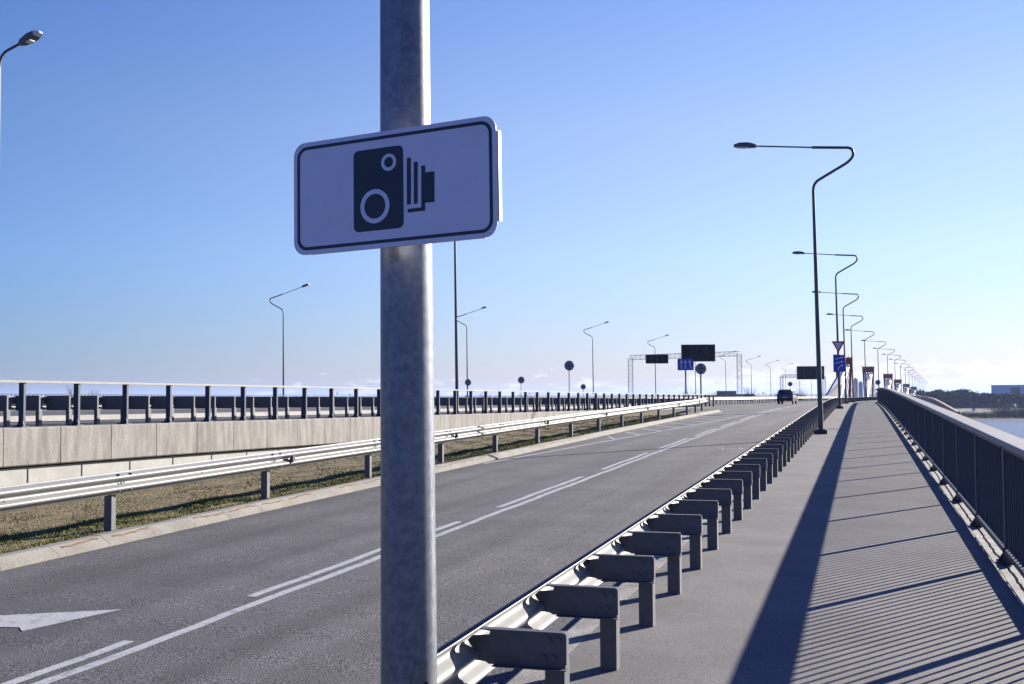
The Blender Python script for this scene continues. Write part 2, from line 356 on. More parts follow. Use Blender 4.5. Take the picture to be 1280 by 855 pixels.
# grass verge between kerb and wall
def vz(x, s):
    t = max(0, min(1, (-9.9-x)/8)); return E(s)-.03-.25*t+.03*math.sin(x*3+s)*math.cos(s*1.3)*(1 if t > .03 else 0)
b = MB(); ss = arange(-12, 76, 1); nx = 14; vs = []
for s in ss:
    xr = kx(s)-.25; xl = Xw(s)-.2
    vs += [(xr+(xl-xr)*i/nx, s, vz(xr+(xl-xr)*i/nx, s)) for i in range(nx+1)]
k = nx+1; b.add(vs, [(i*k+j, (i+1)*k+j, (i+1)*k+j+1, i*k+j+1) for i in range(len(ss)-1) for j in range(nx)], True)
struct(b.build('verge', GRASS))
b = MB(); bg_ = MB()
for i in range(130000):
    s = 7+58*random.random()**1.6; xr = kx(s)-.31; d = random.random()**1.25 if i % 5 < 3 else random.random()*.19; x = xr-d*(xr-Xw(s)-.2)
    z = vz(x, s)-.006; green = (xr-x) < 1.5+.4*math.sin(s*1.9)+random.uniform(-.7, .7) or random.random() < .22
    if not green and math.sin(x*5.1+1.3*math.sin(s*3))*math.sin(s*4.3+x) > .55: continue
    h = random.uniform(.012, .032)*(1.25 if green else .9); a = random.uniform(0, math.pi); wd = .004+.003*random.random()+s*.00035
    dx, dy = math.cos(a)*wd, math.sin(a)*wd; lx, ly = random.uniform(-.035, .035), random.uniform(-.035, .035)
    (bg_ if green else b).add([(x-dx, s-dy, z), (x+dx, s+dy, z), (x+lx, s+ly, z+h)], [(0, 1, 2)])
tag(b.build('dead_grass', BLADE), 'short brown dead grass on the strip below the concrete wall', 'grass', kind='stuff')
tag(bg_.build('grass', BLADEG), 'short olive green grass edging the left kerb', 'grass', kind='stuff')

# ground, embankment, river and far bank
def shore(x): return 690+.05*(x-60)+14*math.sin(x*.013)+6*math.sin(x*.041)
def gz(x, y):
    sh = shore(x)
    if y > sh-6:
        d = y-sh
        if x < -150: return -9
        return -14.6+min(1, max(0, (d+6)/10))*1.3+min(1, max(0, d/230))*3.4
    if x < -64+SL*y-20: 
        return -9 if y < 5000 else -9
    if y < 70: edge = 1
    else: edge = max(0, 1-(y-70)/40)
    base = -16
    top = -.75+min(0, -x*.0)
    xin = 1 if x < 1.0 else max(0, 1-(x-1.0)/16)
    v = base+(top-base)*min(edge, xin)
    return v
gx = sorted(set([-8000, -4000, -2000, -1000, -500, -250, -160, -149, -120, -100, -84, -70, -60, -40, -20, -10, -4, 0, 1, 5, 9, 13, 17, 24]+[40+20*i for i in range(20)]+[450, 520, 620, 800, 1200, 2000, 4000, 8000]))
gy = sorted(set([-400, -100, -12, 0, 30, 60, 70, 80, 90, 100, 110, 150, 250, 400, 500, 600, 650]+[664+4*i for i in range(30)]+[800+20*i for i in range(12)]+[1100, 1300, 1700, 2500, 4000, 8000, 14000]))
b = MB(); vs = [(x, y, gz(x, y)) for y in gy for x in gx]; k = len(gx)
b.add(vs, [(i*k+j, i*k+j+1, (i+1)*k+j+1, (i+1)*k+j) for i in range(len(gy)-1) for j in range(k-1)], True)
struct(b.build('ground', LAND))
b = MB(); b.add([(-140, 40, -14), (3000, 40, -14), (3000, 760, -14), (-140, 760, -14)], [(0, 1, 2, 3)]); b.add([(8, -400, -14.002), (3000, -400, -14.002), (3000, 40, -14.002), (8, 40, -14.002)], [(0, 1, 2, 3)])
struct(b.build('river', WATER))
b = MB(); vs = []
xs = arange(20, 560, 6)
for x in xs:
    y = shore(x); wv = 6+3*math.sin(x*.07)+3*math.sin(x*.19)
    vs += [(x, y-5, -14.05), (x, y+1, gz(x, y+1)+.12), (x, y+wv, gz(x, y+wv)+.15)]
b.add(vs, [(3*i+j, 3*i+3+j, 3*i+4+j, 3*i+1+j) for i in range(len(xs)-1) for j in range(2)]); struct(b.build('shore', SAND))
b = MB(); vs = []                                                       # sandy track on the bank
for i in range(20):
    x = 64+i*2.6; y = 775+30*math.sin(i*.16)+i*3.0; vs += [(x, y, gz(x, y)+.25), (x, y+11, gz(x, y+11)+.25)]
b.add(vs, [(2*i, 2*i+2, 2*i+3, 2*i+1) for i in range(19)]); struct(b.build('bank_track', SAND))

# bridge slab, beams and piers below the decks
b = MB(); b.sweep([(-2.0, -1.3), (-1.9, -.6), (1.86, -.52), (1.86, -.3), (1.80, -.3), (1.80, -1.3)], arange(58, 200, 6)+arange(206, 800, 12), Cc, E)
o = b.build('deck_slab', DECKC); struct(o)
b = MB(); b.sweep([(-26, -1.6), (-26, -.35), (-2.05, -.35), (-2.05, -1.6)], arange(80, 200, 6)+arange(206, 800, 12), lambda s: Cc(s), E)
struct(b.build('deck_slab', DECKC))
for i, s in enumerate((120, 230, 340, 450, 560)):
    b = MB(); x = Cc(s); b.box(x-22, x-1, s-1.5, s+1.5, -17, E(s)-1.62); struct(b.build('bridge_pier', DECKC))

# ------------------------------------------------------------------ upper road: wall, railing, guard rail
wall = thing('retaining_wall', 'beige concrete panel wall carrying the raised road behind the grass strip', 'wall', (0, 0, 0))
PS = 1.72
b = MB(); b.sweep([(-.40, -3), (-.40, -.90), (-.14, -.90), (-.14, -3)], arange(-12, 103, 4), Xw, Em); b.build('lower_wall', WALLW, wall)
b = MB()
for s in [20.71+.86+PS*k for k in range(-18, 47)]: b.box(-.0, .012, s-.012, s+.012, -2.4, -.92, Matrix.Translation((Xw(s)-.14, 0, Em(s))))
b.build('wall_joint', SEAL, wall)
s = 20.71-PS*18; k = 0
while s < 101:
    b = MB(); e = s+PS-.025
    b.sweep([(-.30, -.86), (-.30, -.012), (-.27, .0), (-.035, .0), (0, -.03), (0, -.83), (-.03, -.86)], [s, e], Xw, Em); b.build('panel', CONC, wall); s += PS
lrail = thing('metal_railing', 'light metal handrail on dark posts along the top of the concrete wall', 'railing', (0, 0, 0))
b = MB(); b.sweep([(-.19, 1.0), (-.19, 1.05), (-.03, 1.05), (-.03, 1.0)], arange(-12, 103, 4), Xw, Em); b.build('handrail', HANDM, lrail)
b = MB()
b.box(-.05, .05, -.07, .0, .0, 1.0); b.box(-.05, .05, -.0, .02, .0, 1.0)
b = MB(); b.box(-.07, .065, -.04, .03, .02, .995)
b.prism([(-.16, .0), (-.16, .025), (.10, .025), (.10, .0)], -.12, .12); b.prism([(-.12, .025), (-.045, .16), (-.045, .025)], -.05, -.035)
b.prism([(.045, .025), (.045, .20), (.09, .025)], -.05, -.035)
PM = b.mesh('post', RAILM)
s = 21.37-PS*18
while s < 103:
    o = bpy.data.objects.new('post', PM); COL.objects.link(o); o.parent = lrail; o.location = (Xw(s)-.13, s, Em(s)+.003); s += PS

# W-beam profile: front corrugations towards sign*x
def wprof(sgn, th=.004):
    pts = []
    n = 24
    for i in range(n+1):
        t = i/n; z = .31*t
        x = .041*max(-1, min(1, -1.12*math.cos(4*math.pi*t)))          # two bulges away from the posts
        pts.append((-sgn*x, z))
    back = [(x+sgn*th, z) for x, z in reversed(pts)]
    return pts+back
def beam(parent, Xf, Zf, ss, base, sgn, m=BEAM, name='beam', cap=True):
    b = MB(); b.sweep([(x, z+base) for x, z in wprof(sgn)], ss, Xf, Zf, smooth=True, cap=cap); return b.build(name, m, parent)
# spacer + post (post at x=0, beam centre at -dx)
def post_mesh(h, wd=.10, dp=.12):
    b = MB(); t = .006
    b.box(-wd/2, wd/2, -dp/2+.004, -dp/2+t+.004, -.3, h); b.box(wd/2-t, wd/2, -dp/2+t, dp/2, -.3, h); b.box(-wd/2, wd/2-t, dp/2-t, dp/2, -.3, h)
    return b
def spacer_mesh(xa, xb, z0, z1):
    b = MB(); t = .006; n = 6
    # web plate with a notched end against the beam
    poly = [(xb, z0), (xb, z1), (xa, z1), (xa, z1-.010), (xa+.05, z1-.014), (xa+.045, z1-.034), (xa-.06, z1-.045), (xa-.09, z1-.075), (xa-.03, z1-.153), (xa-.045, z1-.185), (xa+.02, z1-.19), (xa+.04, z0)]
    b.prism(poly, -.072, -.066)
    b.prism([(xa, z1), (xa, z1+t), (xb, z1+t), (xb, z1)], -.115, -.05); b.prism([(xa+.07, z0-t), (xa+.07, z0), (xb+.012, z0), (xb+.012, z0-t)], -.115, -.05)
    b.prism([(xb, z0+.02), (xb, z1-.015), (xb+t, z1-.015), (xb+t, z0+.02)], -.072, -.02)
    return b
def bolts_mesh(pts, y, r=.017, d=.012):
    b = MB()
    for x, z in pts: b.tube([(x, y+.004, z), (x, y-d, z)], r, 6, smooth=False)
    return b
guard = thing('guardrail', 'grey steel crash barrier with spaced dark posts between road and footpath', 'guardrail')
sg = arange(-8, 110, 2.86)+arange(113, 200, 4)+arange(206, 700, 12)
beam(guard, lambda s: -2.195+Cc(s), E, sg, .257, +1)
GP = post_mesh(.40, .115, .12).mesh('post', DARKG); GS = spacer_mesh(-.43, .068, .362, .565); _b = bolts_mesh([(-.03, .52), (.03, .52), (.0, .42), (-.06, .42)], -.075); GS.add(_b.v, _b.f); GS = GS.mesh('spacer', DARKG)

s = 7.80-1.432*7; cnt = 0; rest = MB()
PO = []
while s < 700:
    if s > 3.6 and cnt < 98:
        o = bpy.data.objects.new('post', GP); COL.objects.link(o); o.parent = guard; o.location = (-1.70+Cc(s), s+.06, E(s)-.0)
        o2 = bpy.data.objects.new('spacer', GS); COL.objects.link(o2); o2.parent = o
        cnt += 1
    else:
        T = Matrix.Translation((-1.70+Cc(s), s, E(s))); rest.box(-.05, .05, -.06, .06, -.2, .34, T); rest.box(-.43, .065, -.075, -.02, .30, .55, T)
    s += 1.432
tag(rest.build('far_post', DARKG, guard), kind='stuff')
for i in range(24):
    s = 5.0+i*4.296; b = MB()
    for dz in (.515,): b.tube([(-2.16, s-.16, E(s)+dz), (-2.135, s-.16, E(s)+dz+.003)], .014, 8, smooth=False)
    b.build('splice_bolt', HOLE, guard)

# upper guard rail behind the railing
ug = thing('guardrail', 'dark bracketed crash barrier standing behind the metal railing on the raised road', 'guardrail')
beam(ug, lambda s: Xw(s)-2.13, Em, arange(-8, 103, 4), .385, +1)
UP = post_mesh(.38).mesh('post', DARKG); US = spacer_mesh(-.66, .055, .36, .72).mesh('spacer', DARKG)
s = 3.0
while s < 103:
    o = bpy.data.objects.new('post', UP); COL.objects.link(o); o.parent = ug; o.location = (Xw(s)-1.49, s, Em(s))
    o2 = bpy.data.objects.new('spacer', US); COL.objects.link(o2); o2.parent = o; s += 1.02
# pale kerb and low fence further behind (other side of the raised road)
b = MB(); b.sweep([(-.3, 0), (-.3, .16), (0, .16), (0, 0)], arange(-12, 103, 4), lambda s: Xw(s)-6.0, Em); struct(b.build('kerb_upper', WALLW))
fence = thing('bar_fence', 'blue grey bar fence seen low between barrier posts across the raised road', 'fence')
b = MB(); b.sweep([(-.03, .98), (-.03, 1.03), (.03, 1.03), (.03, .98)], arange(20, 103, 4), lambda s: Xw(s)-26, Em); b.sweep([(-.02, .12), (-.02, .16), (.02, .16), (.02, .12)], arange(20, 103, 4), lambda s: Xw(s)-26, Em); b.build('rail', RAILM, fence)
b = MB()
for s in arange(20, 103, .3): b.box(-.012, .012, s-.02, s+.02, .16, .98, Matrix.Translation((Xw(s)-26, 0, Em(s))))
b.build('bar_infill', RAILM, fence)
# median barrier crossing behind the merge
med = thing('guardrail', 'pale central crash barrier curving across behind the car to the bridge', 'guardrail')
beam(med, Xmed, Em, arange(60, 400, 6), .44, -1)
MP = post_mesh(.72).mesh('post', DARKG); s = 66; k = 0
while k < 98:
    o = bpy.data.objects.new('post', MP); COL.objects.link(o); o.parent = med; o.location = (Xmed(s)-.12, s, Em(s)); s += 1.9 if s < 250 else 4; k += 1
med2 = thing('guardrail', 'pale far crash barrier just above the central barrier beyond the merge', 'guardrail')
beam(med2, lambda s: Xmed(s)-4.5, lambda s: Em(s)+.1, arange(80, 400, 6), .44, +1)
s = 84; k = 0
while k < 80:
    o = bpy.data.objects.new('post', MP); COL.objects.link(o); o.parent = med2; o.location = (Xmed(s)-4.38, s, Em(s)+.1); s += 3.6; k += 1

# ------------------------------------------------------------------ left guard rail of our road
lg = thing('guardrail', 'silver crash barrier on single posts along the grassy left kerb', 'guardrail')
def Xl(s): return kx(min(s, 76))-.36-(.0 if s < 66 else (s-66)*.06)
beam(lg, lambda s: Xl(s)+.06, E, arange(-10, 76.5, 2), .47, -1)
b = MB(); b.tube([(Xl(76.5)+.06, 76.5, E(76)+.42), (Xl(76.5)+.06, 76.5, E(76)+.80)], .09, 12); b.build('end_cap', BEAM, lg)
LP = post_mesh(.74, .12, .10).mesh('post', DARKG); LS = MB().box(-.05, .035, -.04, .04, .50, .76).mesh('spacer', DARKG)
s = 13.6-4.29*5
while s < 76:
    o = bpy.data.objects.new('post', LP); COL.objects.link(o); o.parent = lg; o.location = (Xl(s)-.09, s, E(s)-.02)
    s += 4.29
b = MB()
s = 13.6-4.29*4
while s < 76:
    for dz, dy in ((.74, -.05), (.74, .22), (.52, -.05), (.52, .22), (.625, .06), (.625, .12), (.625, 2.1)):
        x = Xl(s)+.06+.035; b.tube([(x-.04, s+dy, E(s)+dz), (x+.012 if dz != .625 else x-.055, s+dy, E(s)+dz)], .013, 6, smooth=False)
    s += 4.29
tag(b.build('bolt', DARKG, lg), kind='stuff')
s = 9.9
while s < 74:
    b = MB(); b.prism([(.0, .56), (.09, .56), (.09, .68), (.05, .68)], s-.02, s+.02, Matrix.Translation((Xl(s)+.05, 0, E(s)))); b.prism([(.0, .56), (.0, .6), (.05, .68), (.05, .56)], s+.02, s+.14, Matrix.Translation((Xl(s)+.05, 0, E(s))))
    b.build('reflector', REFL, lg); s += 8.58

# ------------------------------------------------------------------ river-side railing of the footpath
rr = thing('river_railing', 'long dark balustrade with broad pale handrail beside the footpath above the river', 'railing')
b = MB(); b.sweep([(1.287, 1.315), (1.282, 1.357), (1.295, 1.366), (1.52, 1.366), (1.533, 1.357), (1.528, 1.315)], arange(-12, 110, 3.13)+arange(113, 200, 4)+arange(206, 700, 12), Cc, E); b.build('handrail', HANDM, rr)
PY = 3.13; s0 = 12.62-1.13-.2+.0    # set by post shadows
# shadow of post at (1.44, s) lands on x=1.07 shifted back by .45/tan(33deg)
s_first = 12.62+.37/math.tan(SAZ)
k = -8; bays = []
FM = MB(); FM.box(-.024, .024, -.055, .055, .02, 1.315); 
FM = FM.mesh('post', RAILM)
BPm = MB(); BPm.box(-.10, .08, -.11, .11, .0, .02); BPm.prism([(-.10, .02), (-.04, .11), (-.04, .02)], -.006, .006)
BPm.box(-.03, .05, -.20, -.035, .02, .10); BPm.box(-.03, .05, .035, .16, .02, .09); BPm = BPm.mesh('base_plate', BPLATE)
nb = 0
def bay_mesh(s, e):
    b = MB(); n = 18; q0 = s+.055; q1 = e-.055
    f = lambda q: Cc(q)+1.44
    b.sweep([(-.035, .115), (-.035, .17), (.035, .17), (.035, .115)], [q0, q1], f, E)
    b.sweep([(-.03, 1.22), (-.03, 1.26), (.03, 1.26), (.03, 1.22)], [q0, q1], f, E)
    for i in range(1, n):
        q = q0+(q1-q0)*i/n; b.box(-.011, .011, q-.008, q+.008, .17, 1.22, Matrix.Translation((f(q), 0, E(q))))
    return b
far = MB()
while True:
    s = s_first+k*PY; k += 1
    if s > 640: break
    if nb < 60:
        o = bpy.data.objects.new('post', FM); COL.objects.link(o); o.parent = rr; o.location = (1.44+Cc(s), s, E(s)+.02)
        o2 = bpy.data.objects.new('base_plate', BPm); COL.objects.link(o2); o2.parent = o
        bay_mesh(s, s+PY).build('baluster_panel', RAILM, rr); nb += 1
    else:
        T = Matrix.Translation((1.44+Cc(s), s, E(s))); far.box(-.04, .04, -.035, .035, .02, 1.2, T)
        far.sweep([(-.02, .15), (-.02, 1.16), (.02, 1.16), (.02, .15)], [s, s+PY*.999], lambda q: Cc(q)+1.44, E)
tag(far.build('far_panel', RAILM, rr), kind='stuff')

# ------------------------------------------------------------------ street lamps
def arc(p0, p1, p2, n=5):
    return [(p0[0]*(1-t)**2+2*p1[0]*t*(1-t)+p2[0]*t*t, 0, p0[1]*(1-t)**2+2*p1[1]*t*(1-t)+p2[1]*t*t) for t in [i/n for i in range(n+1)]]
def make_lamp(name, label, sg=1, rise=.34, m=LAMPM, near=False, base=True, seg=12):
    t = thing(name, label, 'street lamp')
    P = MB(); r0 = .092
    P.tube([(0, 0, 0), (0, 0, 3), (0, 0, 6), (0, 0, 8.62)], [r0, .079, .064, .052], 24 if near else seg); P.build('pole', m, t)
    A = MB(); pts = arc((0, 8.62), (.0, 8.88), (.2, 9.0))+arc((1.12, 9.50), (1.42, 9.68), (1.40, 9.88))+arc((1.40, 9.88), (1.38, 10.09), (1.1, 10.07+rise*.03))
    pts += [(0, 0, 10.05+rise*.38)]
    pts = [(sg*a, bb, c) for a, bb, c in pts]
    A.tube(pts, [.050]*len(pts), seg)
    A.tube([(0, 0, 10.05+rise*.38), (-sg*1.98, 0, 10.05+rise)], .028, 8); A.build('arm', m, t)
    H = MB(); x0 = -1.94; z = 10.05+rise; th = math.atan2(rise, 3.2)
    def q(u, v, y): return (sg*(x0-u*math.cos(th)-v*math.sin(th)*-1), y, z+u*math.sin(th)+v*math.cos(th))
    secs = [(0, -.05, .05, .05), (.12, -.06, .09, .10), (.32, -.06, .12, .15), (.62, -.06, .10, .15), (.80, -.05, .03, .10)]
    vs = []
    for u, lo, hi, wd in secs: vs += [q(u, lo, -wd), q(u, hi*.6, -wd), q(u, hi, -wd*.5), q(u, hi, wd*.5), q(u, hi*.6, wd), q(u, lo, wd)]
    H.add(vs, [(i*6+j, i*6+(j+1) % 6, (i+1)*6+(j+1) % 6, (i+1)*6+j) for i in range(4) for j in range(6)]); H.add(vs[:6], [(0, 1, 2, 3, 4, 5)]); H.add(vs[-6:], [(5, 4, 3, 2, 1, 0)])
    h = H.build('lamp_head', m, t)
    G = MB(); vs = [q(.34, -.062, -.11), q(.34, -.062, .11), q(.76, -.062, .09), q(.76, -.062, -.09), q(.38, -.095, -.08), q(.38, -.095, .08), q(.72, -.09, .07), q(.72, -.09, -.07)]
    G.add(vs, [(0, 1, 2, 3), (7, 6, 5, 4), (0, 4, 5, 1), (1, 5, 6, 2), (2, 6, 7, 3), (3, 7, 4, 0)]); G.build('lens', LENS, h)
    if base:
        b = MB(); b.box(-.22, .22, -.22, .22, -.02, .14); b.box(-.17, .17, -.17, .17, .14, .165); b.build('base', BPLATE, t)
    return t
g1 = 'street lamps along the footpath side of the bridge'
near = make_lamp('street_lamp', 'thick galvanised lamp post close to camera carrying the camera pictogram sign', m=GALVP, near=True, base=True)
pc = at(513.5, 427, 3.56); near.location = (pc.x, pc.y, 0); NX, NY = pc.x, pc.y
near['group'] = g1; near.rotation_euler[1] = -.006
b = MB(); R0 = .0905; n = 8                                               # service door on the pole
aa = [R(-62+i*8) for i in range(n+1)]; rows = [(.55, 1, 7), (.57, 0, 8), (1.16, 0, 8), (1.20, 1, 7)]
vs = []
for z, i0, i1 in rows:
    for i in range(n+1):
        j = min(max(i, i0), i1); rr0 = .0925-.0043*z+.002; vs.append((math.cos(aa[j])*rr0, math.sin(aa[j])*rr0, z))
b.add(vs, [(i*(n+1)+j, i*(n+1)+j+1, (i+1)*(n+1)+j+1, (i+1)*(n+1)+j) for i in range(3) for j in range(n)], True)
dr = b.build('service_door', GALV, near)
b = MB(); a = R(-34); rr0 = .0925-.0043*1.13+.003; b.tube([(math.cos(a)*(rr0-.004), math.sin(a)*(rr0-.004), 1.13), (math.cos(a)*(rr0+.0015), math.sin(a)*(rr0+.0015), 1.13)], .008, 8); b.build('lock', HOLE, dr)
l1 = make_lamp('street_lamp', 'tall grey double bend lamp, first beyond the camera sign beside the footpath')
l1['group'] = g1; l1.location = (-1.40, 41.8, E(41.8)); l1.rotation_euler[1] = -.014
ys = [78.5, 110, 140, 175, 209]+[243+34*i for i in range(13)]
for i, s in enumerate(ys):
    dup(l1, (-1.40+Cc(s), s, E(s)), 'grey double bend lamp, %s beyond the camera sign along the footpath row' % ORD[i+1], g1)
g2 = 'street lamps on the far side of the raised road'
la = make_lamp('street_lamp', 'grey lamp left of the thick pole with arm angled up to the right', sg=-1, rise=.95)
la['group'] = g2
pos = [(355, 359, 108), (584, 386, 144), (741, 404, 180), (819, 420, 216), (869, 432, 252), (907, 440, 288), (939, 446, 324), (963, 451, 360), (982, 455, 396), (999, 459, 432), (1014, 462, 468)]
lab2 = [None, 'grey lamp crossing the tall mast, just right of the thick pole', 'grey lamp between the two high round signs left of the gantry', 'grey lamp rising behind the small black board of the gantry',
        'grey lamp rising behind the large black board of the gantry', 'grey lamp just left of the right gantry tower', 'grey lamp just right of the right gantry tower',
        'second grey lamp right of the right gantry tower', 'third grey lamp right of the gantry, above the dark car', 'distant lamp pole under the left half of the far black board', 'distant lamp pole under the right half of the far black board']
for i, (px, py, Z) in enumerate(pos):
    p = at(px, py, Z); loc = (p.x, p.y, p.z-11.05)
    if i == 0: la.location = loc; la.rotation_euler[1] = -.008
    else: dup(la, loc, lab2[i], g2)
# curved lamp at the left picture edge
l0 = thing('street_lamp', 'lamp with plain curved arm cut by the left picture edge', 'street lamp')
p = at(-4.5, 300, 36); zt = at(0, 80, 36).z; b0 = Em(p.y)
l0.location = (p.x, p.y, b0); hz = zt-b0
b = MB(); b.tube([(0, 0, 0), (0, 0, hz)], [.10, .055], 12); b.build('pole', LAMPM, l0)
b = MB(); pts = arc((0, hz), (.05, hz+.42), (.36, hz+.50))+[(.80, 0, hz+.66)]; b.tube(pts, .045, 10); b.build('arm', LAMPM, l0)
H = MB(); th = R(20)
def q0(u, v, y): return (.76+u*math.cos(th)-v*math.sin(th), y, hz+.64+u*math.sin(th)+v*math.cos(th))
vs = []
for u, lo, hi, wd in [(0, -.05, .06, .05), (.14, -.08, .12, .12), (.4, -.09, .16, .17), (.68, -.06, .14, .17)]: vs += [q0(u, lo, -wd), q0(u, hi*.6, -wd), q0(u, hi, -wd*.5), q0(u, hi, wd*.5), q0(u, hi*.6, wd), q0(u, lo, wd)]
H.add(vs, [(i*6+j, i*6+(j+1) % 6, (i+1)*6+(j+1) % 6, (i+1)*6+j) for i in range(3) for j in range(6)]); H.add(vs[:6], [(0, 1, 2, 3, 4, 5)]); H.add(vs[-6:], [(5, 4, 3, 2, 1, 0)]); hh = H.build('lamp_head', LAMPM, l0)
b = MB(); vs = []
for u, lo, hi, wd in [(.682, -.05, .13, .16), (.78, -.045, .10, .13), (.86, -.03, .04, .08)]: vs += [q0(u, lo, -wd), q0(u, hi*.6, -wd), q0(u, hi, -wd*.5), q0(u, hi, wd*.5), q0(u, hi*.6, wd), q0(u, lo, wd)]
b.add(vs, [(i*6+j, i*6+(j+1) % 6, (i+1)*6+(j+1) % 6, (i+1)*6+j) for i in range(2) for j in range(6)]); b.add(vs[-6:], [(5, 4, 3, 2, 1, 0)]); b.build('lens', LENS, hh)
b = MB(); b.add([q0(.3, -.095, -.12), q0(.3, -.095, .12), q0(.5, -.085, .12), q0(.5, -.085, -.12), q0(.32, -.13, -.1), q0(.32, -.13, .1), q0(.48, -.12, .1), q0(.48, -.12, -.1)], [(3, 2, 1, 0), (4, 5, 6, 7), (0, 1, 5, 4), (1, 2, 6, 5), (2, 3, 7, 6), (3, 0, 4, 7)]); b.build('lens', LENS, hh)
# tall mast
mast = thing('light_mast', 'very tall thin mast rising behind the camera sign right of its pole', 'mast')
p = at(571.5, 490, 150); mast.location = (p.x, p.y, p.z-1.5); ht = at(568.5, 215, 150).z-p.z+1.5
b = MB(); b.tube([(0, 0, 0), (-.35, 0, ht)], [.24, .11], 10); b.build('pole', LAMPM, mast)
b = MB(); b.tube([(-.35, 0, ht), (-.35, 0, ht+.3)], .5, 10); b.build('lamp_ring', LAMPM, mast)

# ------------------------------------------------------------------ camera pictogram sign
cen = Vector((-1.3268, 3.1228, 2.6139)); Wp, Hp_ = .708, .35
Ms = Matrix.Translation(cen) @ Matrix.Rotation(R(-9.418), 4, 'Z') @ Matrix.Rotation(R(-1.016), 4, 'X') @ Matrix.Rotation(R(-1.175), 4, 'Y')
ax, ay, az = (Ms.to_3x3().col[k].normalized() for k in range(3))
sign = thing('camera_sign', 'white rectangular sign with black camera pictogram fixed on the thick pole', 'road sign')
sign.matrix_world = Ms
def homog():
    src = [(366.8, 180.7), (620.4, 143.0), (620.4, 295.2), (366.8, 320.3)]
    def f(px, py):
        d = (CR*((px-640)/FPX) - CU*((py-427.5)/FPX) + fw); t = (cen-EYE).dot(ay)/d.dot(ay); P = EYE+d*t-cen
        return (P.dot(ax), P.dot(az))
    return f
hf = homog()
def zz(x, y): return hf(340+x/3.8875, 120+y/3.8875)
def rrect(x0, x1, z0, z1, r, n=8):
    o = []
    for cx, cz, a in ((x1-r, z1-r, 0), (x0+r, z1-r, 90), (x0+r, z0+r, 180), (x1-r, z0+r, 270)):
        o += [(cx+r*math.cos(R(a+90*i/n)), cz+r*math.sin(R(a+90*i/n))) for i in range(n+1)]
    return o
def ring(b, A, B, y0, y1):
    n = len(A); vs = [(p[0], y, p[1]) for y in (y0, y1) for S in (A, B) for p in S]
    b.add(vs, [(j, (j+1) % n, n+(j+1) % n, n+j) for j in range(n)]+[(2*n+j, 3*n+j, 3*n+(j+1) % n, 2*n+(j+1) % n) for j in range(n)]+[(j, 2*n+j, 2*n+(j+1) % n, (j+1) % n) for j in range(n)]+[(n+j, n+(j+1) % n, 3*n+(j+1) % n, 3*n+j) for j in range(n)])
    return b
hw, hh2 = Wp/2, Hp_/2
b = MB(); b.prism(rrect(-hw, hw, -hh2, hh2, .042), 0, .003); b.build('plate', WHITE, sign)
b = MB(); ring(b, rrect(-hw+.0135, hw-.0135, -hh2+.0135, hh2-.0135, .036), rrect(-hw+.0235, hw-.0235, -hh2+.0235, hh2-.0235, .027), -.0008, .0002); b.build('border', BLACK, sign)
b = MB()   # folded rim behind the plate
b.box(hw-.035, hw-.03, .003, .028, -hh2+.045, hh2-.045); b.box(hw+.0005, hw+.004, .006, .022, -hh2+.045, hh2-.045); b.box(-hw+.004, -hw+.008, .003, .028, -hh2+.045, hh2-.045); b.box(hw-.03, hw+.0005, .0035, .006, -hh2+.045, hh2-.045)
b.box(-hw+.05, hw-.05, .003, .028, -hh2+.003, -hh2+.007); b.box(-hw+.05, hw-.05, .003, .028, hh2-.007, hh2-.003)
b.build('rim', BRIGHT, sign)
picto = MB()
p = [zz(395, 272), zz(637, 236), zz(640, 640), zz(400, 664)]
x0 = (p[0][0]+p[3][0])/2; x1 = (p[1][0]+p[2][0])/2; z1 = (p[0][1]+p[1][1])/2; z0 = (p[2][1]+p[3][1])/2
picto.prism(rrect(x0, x1, z0, z1, .018), -.0010, .0002)
def xz(a, b_, c_, d_):                                   # rectangle from zoom pixels l,r,t,b
    A = zz(a, c_); B = zz(b_, d_); return A[0], B[0], B[1], A[1]
for (a, b_, t_, d_) in ((656, 675, 300, 527), (690, 708, 320, 523)):
    q4 = [zz(a, d_+2), zz(b_, d_-1), zz(b_, t_-1), zz(a, t_+1)]; picto.prism(q4, -.0010, .0002)
P = [zz(*q) for q in ((726, 339), (745, 337), (745, 371), (790, 366), (790, 514), (745, 519), (745, 557), (660, 567), (660, 549), (726, 541))]
picto.add([(a, -.001, c_) for a, c_ in P], [(0, 1, 2, 3, 4, 5, 6, 9), (6, 7, 8, 9)])
picto.build('pictogram', BLACK, sign)
for (cx, cy, ro, ri) in ((501, 536, 71, 52), (568, 322, 36, 22)):
    ctr = zz(cx, cy); e = zz(cx+ro, cy); k2 = (e[0]-ctr[0])/ro
    RG = MB(); A = [(ctr[0]+k2*ro*math.cos(t*math.pi/20), ctr[1]+k2*ro*math.sin(t*math.pi/20)) for t in range(40)]; B = [(ctr[0]+k2*ri*math.cos(t*math.pi/20), ctr[1]+k2*ri*math.sin(t*math.pi/20)) for t in range(40)]
    ring(RG, A, B, -.0018, -.0009); RG.build('lens_ring', WHITE, sign)
# clamp band round the pole
b = MB(); 
off = Vector((NX, NY, 0)); 
for dz in (-.09, .09):
    ctr = Ms.inverted() @ Vector((NX-.006*2.1, NY, cen.z+dz*1.0)); rr0 = .087
    pts = [(ctr.x+rr0*math.cos(t*math.pi/12), ctr.y+rr0*math.sin(t*math.pi/12), ctr.z) for t in range(25)]
    b.tube(pts, .008, 6); b.box(ctr.x-.05, ctr.x+.05, .003, max(.006, ctr.y-.07), ctr.z-.015, ctr.z+.015)
b.build('clamp', GALV, sign)

